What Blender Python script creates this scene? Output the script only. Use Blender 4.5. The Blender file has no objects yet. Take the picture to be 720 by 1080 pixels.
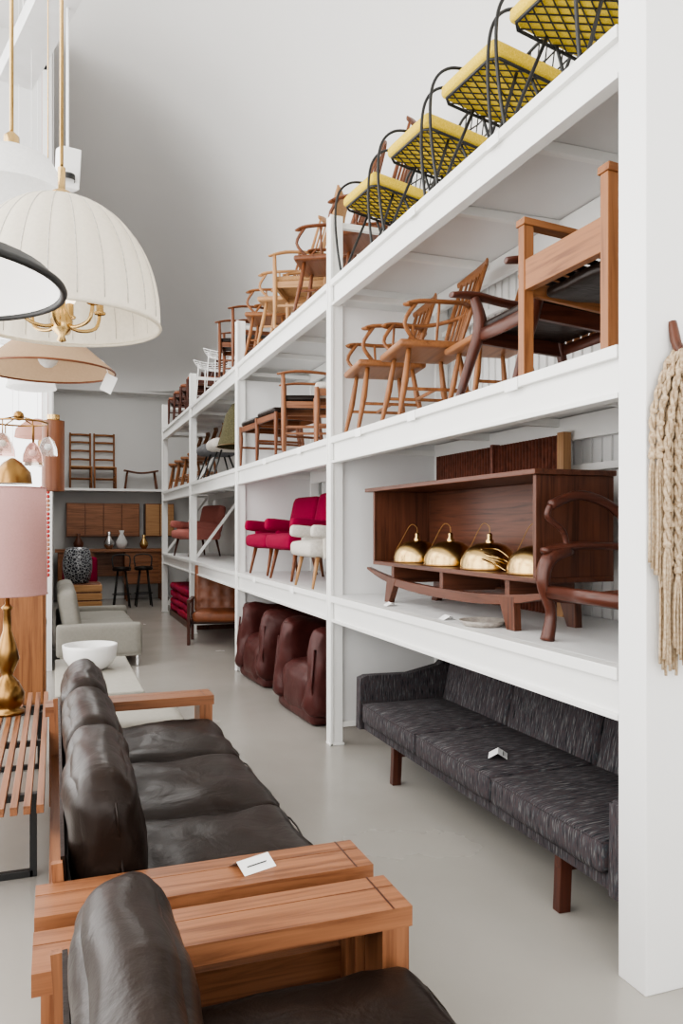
import bpy, bmesh, math, random
from mathutils import Vector, Matrix, noise
R = random.Random(5)
scene = bpy.context.scene
try:
    scene.view_settings.view_transform = 'AgX'
    scene.view_settings.look = 'AgX - Medium High Contrast'
except Exception as e: print('look', e)

# ------------------------------------------------------------ materials
MC = {}
def _new(name):
    m = bpy.data.materials.new(name); m.use_nodes = True
    nt = m.node_tree; b = nt.nodes['Principled BSDF']
    return m, nt, b
def _coords(nt, scale=(1,1,1), rot=(0,0,0)):
    tc = nt.nodes.new('ShaderNodeTexCoord'); mp = nt.nodes.new('ShaderNodeMapping')
    mp.inputs['Scale'].default_value = scale; mp.inputs['Rotation'].default_value = rot
    nt.links.new(tc.outputs['Object'], mp.inputs['Vector']); return mp
def _ramp(nt, cols):
    r = nt.nodes.new('ShaderNodeValToRGB'); e = r.color_ramp.elements
    for i, (p, c) in enumerate(cols):
        if i < 2: el = e[i]; el.position = p
        else: el = e.new(p)
        el.color = (*c, 1)
    return r
def _bump(nt, b, src, strength, dist=0.01):
    bp = nt.nodes.new('ShaderNodeBump'); bp.inputs['Strength'].default_value = strength
    bp.inputs['Distance'].default_value = dist
    nt.links.new(src, bp.inputs['Height']); nt.links.new(bp.outputs['Normal'], b.inputs['Normal'])
def plain(name, col, rough=0.5, metal=0.0, var=0.06, bump=0.05, nscale=8):
    if name in MC: return MC[name]
    m, nt, b = _new(name)
    mp = _coords(nt); n = nt.nodes.new('ShaderNodeTexNoise'); n.inputs['Scale'].default_value = nscale; n.inputs['Detail'].default_value = 5
    nt.links.new(mp.outputs[0], n.inputs['Vector'])
    lo = tuple(c*(1-var) for c in col); hi = tuple(min(1, c*(1+var)) for c in col)
    r = _ramp(nt, [(0.3, lo), (0.7, hi)]); nt.links.new(n.outputs['Fac'], r.inputs['Fac'])
    nt.links.new(r.outputs['Color'], b.inputs['Base Color'])
    b.inputs['Roughness'].default_value = rough; b.inputs['Metallic'].default_value = metal
    if bump: _bump(nt, b, n.outputs['Fac'], bump)
    MC[name] = m; return m
def wood(name, dark, light, axis='y', rough=0.4, sc=1.0):
    key = name+axis
    if key in MC: return MC[key]
    m, nt, b = _new(key)
    s = {'x': (1.0, 22, 22), 'y': (22, 1.0, 22), 'z': (22, 22, 1.0)}[axis]
    mp = _coords(nt, tuple(v*sc for v in s)); n = nt.nodes.new('ShaderNodeTexNoise')
    n.inputs['Scale'].default_value = 1.7; n.inputs['Detail'].default_value = 8; n.inputs['Distortion'].default_value = 0.7; n.inputs['Roughness'].default_value = 0.62
    nt.links.new(mp.outputs[0], n.inputs['Vector'])
    mid = tuple((a*0.4+c*0.6) for a, c in zip(dark, light))
    r = _ramp(nt, [(0.32, dark), (0.72, light), (0.48, mid)]); nt.links.new(n.outputs['Fac'], r.inputs['Fac'])
    nt.links.new(r.outputs['Color'], b.inputs['Base Color']); b.inputs['Roughness'].default_value = rough
    b.inputs['Specular IOR Level'].default_value = 0.35
    _bump(nt, b, n.outputs['Fac'], 0.08)
    MC[key] = m; return m
def leather(name, col, rough=0.38, wr=0.35, spec=0.4):
    if name in MC: return MC[name]
    m, nt, b = _new(name); mp = _coords(nt)
    v = nt.nodes.new('ShaderNodeTexVoronoi'); v.inputs['Scale'].default_value = 160
    n = nt.nodes.new('ShaderNodeTexNoise'); n.inputs['Scale'].default_value = 7; n.inputs['Detail'].default_value = 3; n.inputs['Distortion'].default_value = 0.8
    for q in (v, n): nt.links.new(mp.outputs[0], q.inputs['Vector'])
    mx = nt.nodes.new('ShaderNodeMath'); mx.operation = 'MULTIPLY_ADD'; mx.inputs[1].default_value = 0.03
    nt.links.new(v.outputs['Distance'], mx.inputs[0]); nt.links.new(n.outputs['Fac'], mx.inputs[2])
    _bump(nt, b, mx.outputs[0], wr, 0.02)
    r = _ramp(nt, [(0.3, tuple(c*0.8 for c in col)), (0.75, tuple(min(1, c*1.2) for c in col))])
    nt.links.new(n.outputs['Fac'], r.inputs['Fac']); nt.links.new(r.outputs['Color'], b.inputs['Base Color'])
    b.inputs['Roughness'].default_value = rough; b.inputs['Specular IOR Level'].default_value = spec; MC[name] = m; return m
def fabric(name, cols, scale=120, rough=0.95, stretch=(1,1,1)):
    if name in MC: return MC[name]
    m, nt, b = _new(name); mp = _coords(nt, stretch)
    n = nt.nodes.new('ShaderNodeTexNoise'); n.inputs['Scale'].default_value = scale; n.inputs['Detail'].default_value = 3
    nt.links.new(mp.outputs[0], n.inputs['Vector'])
    k = len(cols); r = _ramp(nt, [(0.34+0.32*i/(k-1), c) for i, c in enumerate(cols)])
    nt.links.new(n.outputs['Fac'], r.inputs['Fac']); nt.links.new(r.outputs['Color'], b.inputs['Base Color'])
    b.inputs['Roughness'].default_value = rough; b.inputs['Specular IOR Level'].default_value = 0.2; _bump(nt, b, n.outputs['Fac'], 0.3, 0.004)
    MC[name] = m; return m
def shade(name, col, trans=0.5, glow=0.0):
    if name in MC: return MC[name]
    m = bpy.data.materials.new(name); m.use_nodes = True; nt = m.node_tree
    b = nt.nodes['Principled BSDF']; out = nt.nodes['Material Output']
    b.inputs['Roughness'].default_value = 0.9
    mp = _coords(nt, (1,1,1)); n = nt.nodes.new('ShaderNodeTexNoise'); n.inputs['Scale'].default_value = 90
    nt.links.new(mp.outputs[0], n.inputs['Vector'])
    r = _ramp(nt, [(0.3, tuple(c*0.93 for c in col)), (0.7, col)]); nt.links.new(n.outputs['Fac'], r.inputs['Fac'])
    nt.links.new(r.outputs['Color'], b.inputs['Base Color'])
    t = nt.nodes.new('ShaderNodeBsdfTranslucent'); nt.links.new(r.outputs['Color'], t.inputs['Color'])
    mx = nt.nodes.new('ShaderNodeMixShader'); mx.inputs[0].default_value = trans
    nt.links.new(b.outputs[0], mx.inputs[1]); nt.links.new(t.outputs[0], mx.inputs[2]); nt.links.new(mx.outputs[0], out.inputs['Surface'])
    MC[name] = m; return m
def emit(name, col, s):
    if name in MC: return MC[name]
    m, nt, b = _new(name); b.inputs['Base Color'].default_value = (*col, 1)
    b.inputs['Emission Color'].default_value = (*col, 1); b.inputs['Emission Strength'].default_value = s
    MC[name] = m; return m
def glass(name, col):
    if name in MC: return MC[name]
    m, nt, b = _new(name); b.inputs['Base Color'].default_value = (*col, 1); b.inputs['Roughness'].default_value = 0.05
    b.inputs['Transmission Weight'].default_value = 0.85; b.inputs['IOR'].default_value = 1.1
    MC[name] = m; return m

WHITE = plain('white_paint', (0.80, 0.80, 0.79), 0.45, var=0.01, bump=0.02, nscale=3)
RACK = plain('rack_enamel', (0.79, 0.79, 0.77), 0.35, var=0.015, bump=0.02, nscale=4)
BOARD = plain('shelf_board', (0.72, 0.72, 0.715), 0.4, var=0.02, bump=0.01, nscale=3)
WALL = plain('plaster', (0.68, 0.675, 0.665), 0.85, var=0.015, bump=0.03, nscale=1.2)
NICHE = plain('niche_plaster', (0.60, 0.60, 0.59), 0.85, var=0.02, bump=0.05, nscale=1.2)
BLACKL = leather('black_leather', (0.0145, 0.0085, 0.0062), 0.36, 0.35, 0.24)
BURG = leather('burgundy_leather', (0.060, 0.015, 0.013), 0.42, 0.3, 0.3)
COGN = leather('cognac_leather', (0.20, 0.066, 0.028), 0.4, 0.3)
BEIGEL = plain('taupe_upholstery', (0.36, 0.345, 0.30), 0.6, var=0.05, nscale=30)
def TEAK(a='y'): return wood('teak', (0.115, 0.042, 0.019), (0.315, 0.138, 0.066), a, 0.38)
def OAK(a='y'): return wood('honey_oak', (0.14, 0.052, 0.019), (0.29, 0.125, 0.050), a, 0.42)
def MAPLE(a='z'): return wood('pale_beech', (0.29, 0.15, 0.065), (0.44, 0.25, 0.12), a, 0.45)
def CHEST(a='z'): return wood('chestnut_wood', (0.080, 0.026, 0.011), (0.19, 0.070, 0.030), a, 0.35)
def WALN(a='y'): return wood('walnut', (0.040, 0.014, 0.008), (0.125, 0.045, 0.025), a, 0.35)
def ROSE(a='y'): return wood('rosewood', (0.030, 0.010, 0.007), (0.095, 0.030, 0.018), a, 0.3)
BLACKM = plain('black_wire', (0.012, 0.012, 0.012), 0.45, bump=0)
BRASS = plain('brass', (0.55, 0.38, 0.17), 0.26, 1.0, var=0.08, bump=0)
DBRASS = plain('aged_brass', (0.28, 0.16, 0.06), 0.28, 1.0, var=0.1, bump=0)
CHROME = plain('chrome', (0.6, 0.6, 0.6), 0.15, 1.0, bump=0)
YEL = fabric('yellow_fabric', [(0.58, 0.41, 0.04), (0.72, 0.53, 0.08)], 150)
MAG = fabric('crimson_wool', [(0.18, 0.004, 0.028), (0.26, 0.008, 0.045)], 150)
CREAMF = fabric('cream_boucle', [(0.44, 0.41, 0.37), (0.60, 0.57, 0.52)], 120)
GREYF = fabric('grey_felt', [(0.10, 0.10, 0.105), (0.16, 0.16, 0.165)], 90)
REDF = fabric('red_blanket', [(0.30, 0.01, 0.02), (0.42, 0.03, 0.06), (0.22, 0.02, 0.12)], 20)
TWC = [(0.016, 0.017, 0.019), (0.042, 0.042, 0.047), (0.070, 0.050, 0.052), (0.044, 0.050, 0.058), (0.14, 0.135, 0.13)]
TWEED = fabric('striped_tweed', TWC, 42, stretch=(0.35, 3.2, 0.35))
TWEEDS = fabric('striped_tweed_side', TWC, 42, stretch=(3.2, 3.2, 0.35))
ROPE = fabric('jute_rope', [(0.30, 0.21, 0.13), (0.50, 0.40, 0.28)], 90)
PAPER = plain('white_card', (0.85, 0.85, 0.84), 0.7, bump=0)
TANSH = shade('tan_linen_shade', (0.44, 0.31, 0.20), 0.35)
CREAMSH = shade('cream_silk_shade', (0.82, 0.77, 0.67), 0.4)
PINKSH = shade('pink_shade', (0.54, 0.33, 0.31), 0.35)
WHITESH = shade('opal_white', (0.86, 0.86, 0.85), 0.4)
SMOKE = glass('smoke_glass', (0.70, 0.62, 0.56)); ROSEG = glass('rose_glass', (0.85, 0.55, 0.50)); CLEAR = glass('clear_glass', (0.93, 0.95, 0.95))

# ------------------------------------------------------------ mesh builder
def crom(pts, k=6, closed=False):
    P = [Vector(p) for p in pts]; n = len(P); out = []
    rng = range(n) if closed else range(n-1)
    for i in rng:
        if closed: a, b, c, d = P[(i-1) % n], P[i], P[(i+1) % n], P[(i+2) % n]
        else: a, b, c, d = P[max(i-1, 0)], P[i], P[i+1], P[min(i+2, n-1)]
        for j in range(k):
            t = j/k
            out.append(0.5*((2*b)+(c-a)*t+(2*a-5*b+4*c-d)*t*t+(3*b-a-3*c+d)*t**3))
    if not closed: out.append(P[-1])
    return out
class B:
    def __init__(s, name): s.name = name; s.v = []; s.f = []; s.m = []; s.sm = []; s.mats = []
    def add(s, vs, fs, mat, smooth=False):
        if mat not in s.mats: s.mats.append(mat)
        i = s.mats.index(mat); o = len(s.v); s.v += [tuple(v) for v in vs]
        for f in fs: s.f.append([a+o for a in f]); s.m.append(i); s.sm.append(smooth)
    def box(s, c, size, mat, rot=None):
        x, y, z = (q/2 for q in size); c = Vector(c)
        vs = [Vector((a*x, b*y, d*z)) for a in (-1, 1) for b in (-1, 1) for d in (-1, 1)]
        if rot: 
            M = Matrix.Rotation(rot[2], 3, 'Z') @ Matrix.Rotation(rot[1], 3, 'Y') @ Matrix.Rotation(rot[0], 3, 'X')
            vs = [M @ v for v in vs]
        s.add([v+c for v in vs], [(0,1,3,2), (4,6,7,5), (0,4,5,1), (2,3,7,6), (0,2,6,4), (1,5,7,3)], mat)
    def bx(s, x0, x1, y0, y1, z0, z1, mat): s.box(((x0+x1)/2, (y0+y1)/2, (z0+z1)/2), (x1-x0, y1-y0, z1-z0), mat)
    def beam(s, a, b, w, h, mat, up=(0, 0, 1)):
        a = Vector(a); b = Vector(b); t = (b-a).normalized(); up = Vector(up)
        if abs(t.dot(up)) > 0.97: up = Vector((1, 0, 0))
        sd = t.cross(up).normalized(); u = sd.cross(t)
        vs = [p+sd*(i*w/2)+u*(j*h/2) for p in (a, b) for i, j in ((-1,-1), (1,-1), (1,1), (-1,1))]
        s.add(vs, [(3,2,1,0), (4,5,6,7), (0,1,5,4), (1,2,6,5), (2,3,7,6), (3,0,4,7)], mat)
    def tube(s, pts, r, mat, n=8, closed=False, up=(0, 0, 1)):
        P = [Vector(p) for p in pts]; m = len(P)
        rs = r if isinstance(r, (list, tuple)) and isinstance(r[0], (list, tuple, float, int)) and len(r) == m and not (isinstance(r, tuple) and len(r) == 2) else None
        if rs is None:
            if isinstance(r, list):
                rs = []
                for i in range(m):
                    q = i/(m-1)*(len(r)-1); a = int(min(q, len(r)-2)); t = q-a
                    ra = r[a] if isinstance(r[a], tuple) else (r[a], r[a]); rb = r[a+1] if isinstance(r[a+1], tuple) else (r[a+1], r[a+1])
                    rs.append((ra[0]*(1-t)+rb[0]*t, ra[1]*(1-t)+rb[1]*t))
            else: rs = [r]*m
        vs = []; U = Vector(up)
        fixed = isinstance(r, tuple) or (isinstance(r, list) and any(isinstance(q, tuple) for q in r))
        for i in range(m):
            if closed: t = P[(i+1) % m]-P[i-1]
            else: t = P[min(i+1, m-1)]-P[max(i-1, 0)]
            t.normalize()
            if abs(t.dot(U)) > 0.99: U = Vector((1, 0, 0)) if abs(t.x) < 0.9 else Vector((0, 1, 0))
            sd = t.cross(U).normalized(); u = sd.cross(t).normalized()
            if not fixed: U = u
            ri = rs[i]; a, b = ri if isinstance(ri, tuple) else (ri, ri)
            for k in range(n):
                th = 2*math.pi*k/n; vs.append(P[i]+sd*(a*math.cos(th))+u*(b*math.sin(th)))
        fs = []
        for i in range(m if closed else m-1):
            j = (i+1) % m
            for k in range(n): fs.append((i*n+k, i*n+(k+1) % n, j*n+(k+1) % n, j*n+k))
        if not closed: fs += [tuple(range(n-1, -1, -1)), tuple((m-1)*n+k for k in range(n))]
        s.add(vs, fs, mat, True)
    def lathe(s, prof, c, mat, n=32, ribs=0, amp=0.0, M=None, caps=False):
        c = Vector(c); vs = []
        for (r, z) in prof:
            for k in range(n):
                th = 2*math.pi*k/n; rr = r*(1+amp*abs(math.cos(ribs*th/2))) if ribs else r
                p = Vector((rr*math.cos(th), rr*math.sin(th), z))
                if M: p = M @ p
                vs.append(p+c)
        fs = []
        for i in range(len(prof)-1):
            for k in range(n): fs.append((i*n+k, i*n+(k+1) % n, (i+1)*n+(k+1) % n, (i+1)*n+k))
        if caps: fs += [tuple(range(n-1, -1, -1)), tuple((len(prof)-1)*n+k for k in range(n))]
        s.add(vs, fs, mat, True)
    def sphere(s, c, r, mat, n=14, sz=1.0):
        s.lathe([(max(r*math.sin(math.pi*i/(n//2)), 1e-4), -r*sz*math.cos(math.pi*i/(n//2))) for i in range(n//2+1)], c, mat, n)
    def cushion(s, c, size, mat, r=0.05, puff=0.0, n=10, wr=0.0, seed=0, rot=None, seam=True, tuft=None):
        hx, hy, hz = (q/2 for q in size); r = min(r, hx*0.98, hy*0.98, hz*0.98); c = Vector(c); vs = []; idx = {}; fs = []
        def key(p): return (round(p[0], 5), round(p[1], 5), round(p[2], 5))
        def vert(p):
            k = key(p)
            if k in idx: return idx[k]
            idx[k] = len(vs); x, y, z = p
            q = Vector((x*hx, y*hy, z*hz))
            i = Vector((max(-hx+r, min(hx-r, q.x)), max(-hy+r, min(hy-r, q.y)), max(-hz+r, min(hz-r, q.z))))
            d = q-i
            if d.length > 1e-7: q = i+d.normalized()*r
            q.z += puff*z*(1-x*x)*(1-y*y)
            q.x += puff*0.35*x*(1-z*z)*(1-y*y); q.y += puff*0.35*y*(1-z*z)*(1-x*x)
            if wr:
                nn = noise.noise_vector(Vector((q.x*5+seed*3.1, q.y*5+seed, q.z*5)))*wr + noise.noise_vector(Vector((q.x*14+seed, q.y*14, q.z*14)))*wr*0.4
                q += nn
            if tuft:
                for (ty, tz) in tuft:
                    dd = ((q.y-ty)**2+(q.z-tz)**2)
                    if x < 0: q.x += 0.025*math.exp(-dd/0.0018)
            vs.append(q); return idx[k]
        g = [math.sin((i/n-0.5)*math.pi) for i in range(n+1)]
        for ax in range(3):
            for sg in (-1, 1):
                for i in range(n):
                    for j in range(n):
                        cs = []
                        for (a, b) in ((g[i], g[j]), (g[i+1], g[j]), (g[i+1], g[j+1]), (g[i], g[j+1])):
                            p = [0, 0, 0]; p[ax] = sg; p[(ax+1) % 3] = a; p[(ax+2) % 3] = b; cs.append(vert(p))
                        if sg < 0: cs.reverse()
                        fs.append(cs)
        M = None
        if rot: M = Matrix.Rotation(rot[2], 3, 'Z') @ Matrix.Rotation(rot[1], 3, 'Y') @ Matrix.Rotation(rot[0], 3, 'X')
        vs = [(M @ v if M else v)+c for v in vs]
        s.add(vs, fs, mat, True)
    def prism(s, poly, axis, a0, a1, mat):
        n = len(poly)
        def mk(p, a): return {'x': (a, p[0], p[1]), 'y': (p[0], a, p[1]), 'z': (p[0], p[1], a)}[axis]
        vs = [mk(p, a0) for p in poly]+[mk(p, a1) for p in poly]
        fs = [tuple(range(n-1, -1, -1)), tuple(range(n, 2*n))]+[(i, (i+1) % n, n+(i+1) % n, n+i) for i in range(n)]
        s.add(vs, fs, mat)
    def done(s, loc=(0, 0, 0), rz=0.0, bevel=0.003, sc=1.0, rot=None, fixn=True):
        me = bpy.data.meshes.new(s.name); me.from_pydata(s.v, [], s.f)
        for m in s.mats: me.materials.append(m)
        me.polygons.foreach_set('material_index', s.m); me.polygons.foreach_set('use_smooth', s.sm)
        me.update()
        if fixn:
            bm = bmesh.new(); bm.from_mesh(me); bmesh.ops.recalc_face_normals(bm, faces=bm.faces); bm.to_mesh(me); bm.free()
        o = bpy.data.objects.new(s.name, me); scene.collection.objects.link(o)
        o.location = loc; o.rotation_euler = rot or (0, 0, rz); o.scale = (sc, sc, sc)
        if bevel:
            b = o.modifiers.new('bevel', 'BEVEL'); b.width = bevel; b.segments = 2; b.limit_method = 'ANGLE'; b.angle_limit = math.radians(55)
        return o
V = Vector

# ------------------------------------------------------------ camera
H = 1.55
cam = bpy.data.cameras.new('camera'); co = bpy.data.objects.new('camera', cam); scene.collection.objects.link(co)
co.location = (0, 0, H); co.rotation_euler = (math.radians(90), 0, math.radians(-20))
cam.lens = 830/1080*36; cam.sensor_width = 36; cam.sensor_fit = 'AUTO'; cam.shift_y = 15/1080; cam.clip_start = 0.05
scene.camera = co

# ------------------------------------------------------------ room shell
CEIL = 6.8; XR = 2.85; YF = 17.5
m, nt, bs = _new('polished_concrete')
mp = _coords(nt); n1 = nt.nodes.new('ShaderNodeTexNoise'); n1.inputs['Scale'].default_value = 0.9; n1.inputs['Detail'].default_value = 6; n1.inputs['Distortion'].default_value = 0.2
nt.links.new(mp.outputs[0], n1.inputs['Vector'])
r1 = _ramp(nt, [(0.3, (0.325, 0.308, 0.280)), (0.7, (0.38, 0.362, 0.330))]); nt.links.new(n1.outputs['Fac'], r1.inputs['Fac'])
nt.links.new(r1.outputs['Color'], bs.inputs['Base Color'])
rr = _ramp(nt, [(0.3, (0.24,)*3), (0.7, (0.28,)*3)]); nt.links.new(n1.outputs['Fac'], rr.inputs['Fac']); nt.links.new(rr.outputs['Color'], bs.inputs['Roughness'])
CONC = m
b = B('floor'); b.bx(-2.5, XR+0.1, -3.1, YF+0.1, -0.1, 0, CONC); b.done(bevel=0)
b = B('ceiling'); b.bx(-2.5, XR+0.1, -3.1, YF+0.1, CEIL, CEIL+0.1, WALL)
ZB = 4.42; CA = 2.3; CB = 8.0; Y1 = YF-0.35; xc = XR-CA; yc_ = Y1-CB; n = 28
def grid(fn, nu, nv):
    vs = [fn(i/nu, j/nv) for i in range(nu+1) for j in range(nv+1)]
    b.add(vs, [(i*(nv+1)+j, i*(nv+1)+j+1, (i+1)*(nv+1)+j+1, (i+1)*(nv+1)+j) for i in range(nu) for j in range(nv)], WALL, True)
def cn(t): return max(0.0, math.cos(t*math.pi/2))**0.30
def sn(t): return max(0.0, math.sin(t*math.pi/2))**0.30
grid(lambda s, t: (xc+CA*math.sin(s*math.pi/2), 2.225+(yc_-2.225)*t, ZB+(CEIL-ZB)*math.cos(s*math.pi/2)), n, 1)
grid(lambda s, t: (-0.03+(xc+0.03)*t, yc_+CB*math.sin(s*math.pi/2), ZB+(CEIL-ZB)*math.cos(s*math.pi/2)), n, 1)
grid(lambda s, t: (xc+CA*math.sin(s*math.pi/2)*cn(t), yc_+CB*math.sin(s*math.pi/2)*sn(t), ZB+(CEIL-ZB)*math.cos(s*math.pi/2)), n, 64)
arc = [(xc+CA*cn(t/64), yc_+CB*sn(t/64), ZB) for t in range(65)]
b.add([(XR, Y1, ZB)]+arc, [(0, i+1, i+2) for i in range(64)], WALL)
b.done(bevel=0, fixn=False)
b = B('wall_right'); b.bx(XR, XR+0.1, -3.1, YF+0.1, 0, CEIL, WALL); b.done(bevel=0)
b = B('wall_far'); b.bx(-0.13, XR, YF, YF+0.1, 0, CEIL, NICHE); b.bx(-0.03, XR, YF-0.35, YF, 4.37, CEIL, WALL); b.done(bevel=0)
b = B('wall_partition'); b.bx(1.825, XR, 2.09, 2.225, 0, CEIL, WHITE); b.done(bevel=0.004)
b = B('wall_left')
b.bx(-2.5, -2.4, -3, 9, 0, 0.6, WALL); b.bx(-2.5, -2.4, -3, 9, 6.2, CEIL, WALL)
for y0, y1 in ((-3, -2.4), (0.6, 1.0), (4.4, 4.8), (8.4, 9)): b.bx(-2.5, -2.4, y0, y1, 0.6, 6.2, WALL)
b.bx(-0.13, -0.03, 9.1, YF, 0, CEIL, WALL)
b.done(bevel=0)
b = B('wall_front'); b.bx(-2.5, XR, -3.1, -3, 4.5, CEIL, WALL); b.bx(-2.5, -1.8, -3.1, -3, 0, 4.5, WALL); b.bx(2.3, XR, -3.1, -3, 0, 4.5, WALL); b.done(bevel=0)
b = B('wall_window_bay'); b.bx(-2.5, -0.03, 9, 9.1, 0, 0.5, WALL); b.bx(-2.5, -0.03, 9, 9.1, 6.5, CEIL, WALL); b.bx(-0.08, -0.03, 9, 9.1, 0.5, 6.5, WALL); b.done(bevel=0)
def window(name, ax, pos, a0, a1, z0, z1, nx, nz):
    bb = B(name); w = 0.05
    def bar(u0, u1, za, zb):
        if ax == 'x': bb.bx(pos-w/2, pos+w/2, u0, u1, za, zb, WHITE)
        else: bb.bx(u0, u1, pos-w/2, pos+w/2, za, zb, WHITE)
    for i in range(nx+1):
        u = a0+w/2+(a1-a0-w)*i/nx; bar(u-w/2, u+w/2, z0, z1)
    for j in range(nz+1):
        z = z0+w/2+(z1-z0-w)*j/nz; bar(a0, a1, z-w/2, z+w/2)
    bb.done(bevel=0)
window('added_window_1', 'x', -2.45, -2.4, 0.6, 0.6, 6.2, 3, 4); window('added_window_2', 'x', -2.45, 1.0, 4.4, 0.6, 6.2, 3, 4)  # unseen left-wall windows, added to let daylight into the room
window('added_window_3', 'x', -2.45, 4.8, 8.4, 0.6, 6.2, 3, 4); window('window_4', 'y', 9.05, -2.4, -0.08, 0.5, 6.5, 2, 2)  # last added left-wall window, then the visible bay window
window('added_window_5', 'y', -3.05, -1.8, 2.3, 0.0, 4.5, 4, 3)  # unseen window behind the camera, added as a light opening
b = B('wall_cladding'); b.bx(2.80, XR, 2.23, 14.6, 0, 3.3, WHITE)
y = 2.26
while y < 9: b.bx(2.785, 2.80, y, y+0.06, 0.0, 3.3, WHITE); y += 0.085
b.done(bevel=0.003)

# ------------------------------------------------------------ shelving
XS = 1.83; XB = 2.70; L1, L2, L3 = 1.06, 2.18, 3.29
PY = [2.20, 5.28, 8.32, 11.40, 14.50]
b = B('storage_shelving')
for i, py in enumerate(PY):
    if i == 0: continue
    for x in (XS+0.045, XB):
        b.bx(x-0.045, x+0.045, py-0.035, py+0.035, 0, 3.75, RACK)
        b.bx(x-0.055, x+0.055, py-0.045, py+0.045, 0, 0.015, RACK)
        if x < 2:
            b.bx(x-0.052, x-0.030, py-0.045, py-0.028, 0, 3.75, RACK); b.bx(x-0.052, x-0.030, py+0.028, py+0.045, 0, 3.75, RACK)
    for z in (0.15, 1.0, 2.1, 3.2, 3.7): b.bx(XS+0.08, XB, py-0.02, py+0.02, z-0.03, z+0.01, RACK)
    if i in (1, 2):
        b.bx(XS+0.09, XB-0.04, py-0.006, py+0.006, 0.16, 3.12, BOARD)
    else:
        for z0, z1 in ((0.15, 1.0), (1.1, 2.1), (2.2, 3.2)):
            b.beam((XS+0.09, py+0.01, z0), (XB-0.04, py+0.01, z1), 0.03, 0.04, RACK)
for i in range(4):
    y0, y1 = PY[i]+0.035, PY[i+1]-0.035
    for L in (L1, L2, L3):
        b.bx(XS+0.02, XS+0.05, y0, y1, L-0.17, L-0.03, RACK)
        b.bx(XS-0.005, XS+0.06, y0, y1, L-0.045, L-0.0, RACK)
        b.bx(XS+0.0, XS+0.06, y0, y1, L-0.185, L-0.165, RACK)
        b.bx(XB-0.05, XB-0.01, y0, y1, L-0.16, L-0.03, RACK)
        b.bx(XS+0.06, XB+0.04, y0-(0.03 if i else 0), y1+0.03, L-0.025, L, BOARD)
        for k in range(1, 4):
            yy = y0+(y1-y0)*k/4
            b.bx(XS+0.05, XB-0.03, yy-0.02, yy+0.02, L-0.075, L-0.026, RACK)
    b.bx(XB+0.0, XB+0.03, y0, y1, 3.62, 3.66, RACK)
    for z in (0.8, 1.85, 2.95): b.bx(XB+0.0, XB+0.03, y0, y1, z, z+0.04, RACK)
b.done(bevel=0.003)

# ------------------------------------------------------------ leather sofas in the foreground
def leather_sofa(name, y0, y1, n, seed=0, bh=0.42, wr=0.018):
    b = B(name); w = 0.195
    for ya in (y0, y1-w):
        for k, (oo, ww) in enumerate(((0, 0.125), (0.129, 0.066))):
            b.bx(-0.05, 0.885, ya+oo, ya+oo+ww, 0.497, 0.55, TEAK('x'))
            b.bx(0.80, 0.875, ya+oo, ya+oo+ww, 0.0, 0.497, TEAK('z'))
            b.bx(-0.03, 0.03, ya+oo, ya+oo+ww, 0.0, 0.497, TEAK('z'))
        b.bx(0.03, 0.80, ya+0.05, ya+0.14, 0.20, 0.30, TEAK('x'))
        b.bx(0.83, 0.835, ya+0.0, ya+0.195, 0.5505, 0.5512, ROSE('y'))
    b.bx(0.81, 0.86, y0+w, y1-w, 0.18, 0.28, TEAK('y')); b.bx(-0.02, 0.03, y0+w, y1-w, 0.18, 0.28, TEAK('y'))
    for yy in (y0+w+0.015, y1-w-0.015):
        b.beam((0.03, yy, 0.25), (0.005, yy, 0.60), 0.022, 0.03, TEAK('z'), up=(1, 0, 0))
    b.box((0.035, (y0+y1)/2, 0.43), (0.012, y1-y0-2*w-0.06, 0.36), BLACKL, rot=(0, -0.08, 0))
    yy0, yy1 = y0+w, y1-w; cw = (yy1-yy0)/n
    for i in range(n):
        yc = yy0+cw*(i+0.5)
        b.cushion((0.545, yc, 0.345), (0.66, cw-0.008, 0.16), BLACKL, r=0.055, puff=0.035, n=22, wr=wr, seed=seed+i)
        b.cushion((0.15, yc, 0.40+bh/2), (0.21, cw-0.03, bh), BLACKL, r=0.09, puff=0.03, n=22, wr=wr, seed=seed+i+7, rot=(0, -0.10, 0))
        pts = []; hy, hx = cw/2-0.02, 0.315
        for (px, py) in ((-hx, -hy), (0, -hy-0.008), (hx, -hy), (hx+0.008, 0), (hx, hy), (0, hy+0.008), (-hx, hy), (-hx-0.006, 0)):
            pts.append((0.545+px, yc+py, 0.382))
        b.tube(crom(pts, 4, True), 0.004, BLACKL, 6, True)
        hz = bh/2-0.06; M = Matrix.Rotation(-0.10, 3, 'Y'); pts = []
        for (py, pz) in ((-hy, -hz), (-hy-0.006, 0), (-hy, hz), (0, hz+0.055), (hy, hz), (hy+0.006, 0), (hy, -hz), (0, -hz-0.05)):
            pts.append(M @ V((0.03, py*0.98, pz))+V((0.15, yc, 0.40+bh/2)))
        b.tube(crom(pts, 4, True), 0.004, BLACKL, 6, True)
    return b.done(bevel=0.004)
leather_sofa('leather_sofa', 2.155, 4.83, 3, 2, 0.41)
leather_sofa('leather_sofa', 0.10, 2.08, 2, 9, 0.37, 0.014)
def tag(loc, rz=0, s=1.0):
    b = B('price_tag'); w, h = 0.055*s, 0.075*s
    b.add([(-w, -h*0.6, 0), (w, -h*0.6, 0), (w, 0, h*0.35), (-w, 0, h*0.35), (-w, h*0.6, 0), (w, h*0.6, 0)], [(0, 1, 2, 3), (3, 2, 5, 4)], PAPER)
    b.box((0, -h*0.32, h*0.17), (w*1.2, 0.002, 0.006*s), BLACKM, rot=(0.53, 0, 0))
    return b.done(loc, rz, bevel=0, fixn=False)
tag((0.545, 2.265, 0.551), 0.35, 1.0)

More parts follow.
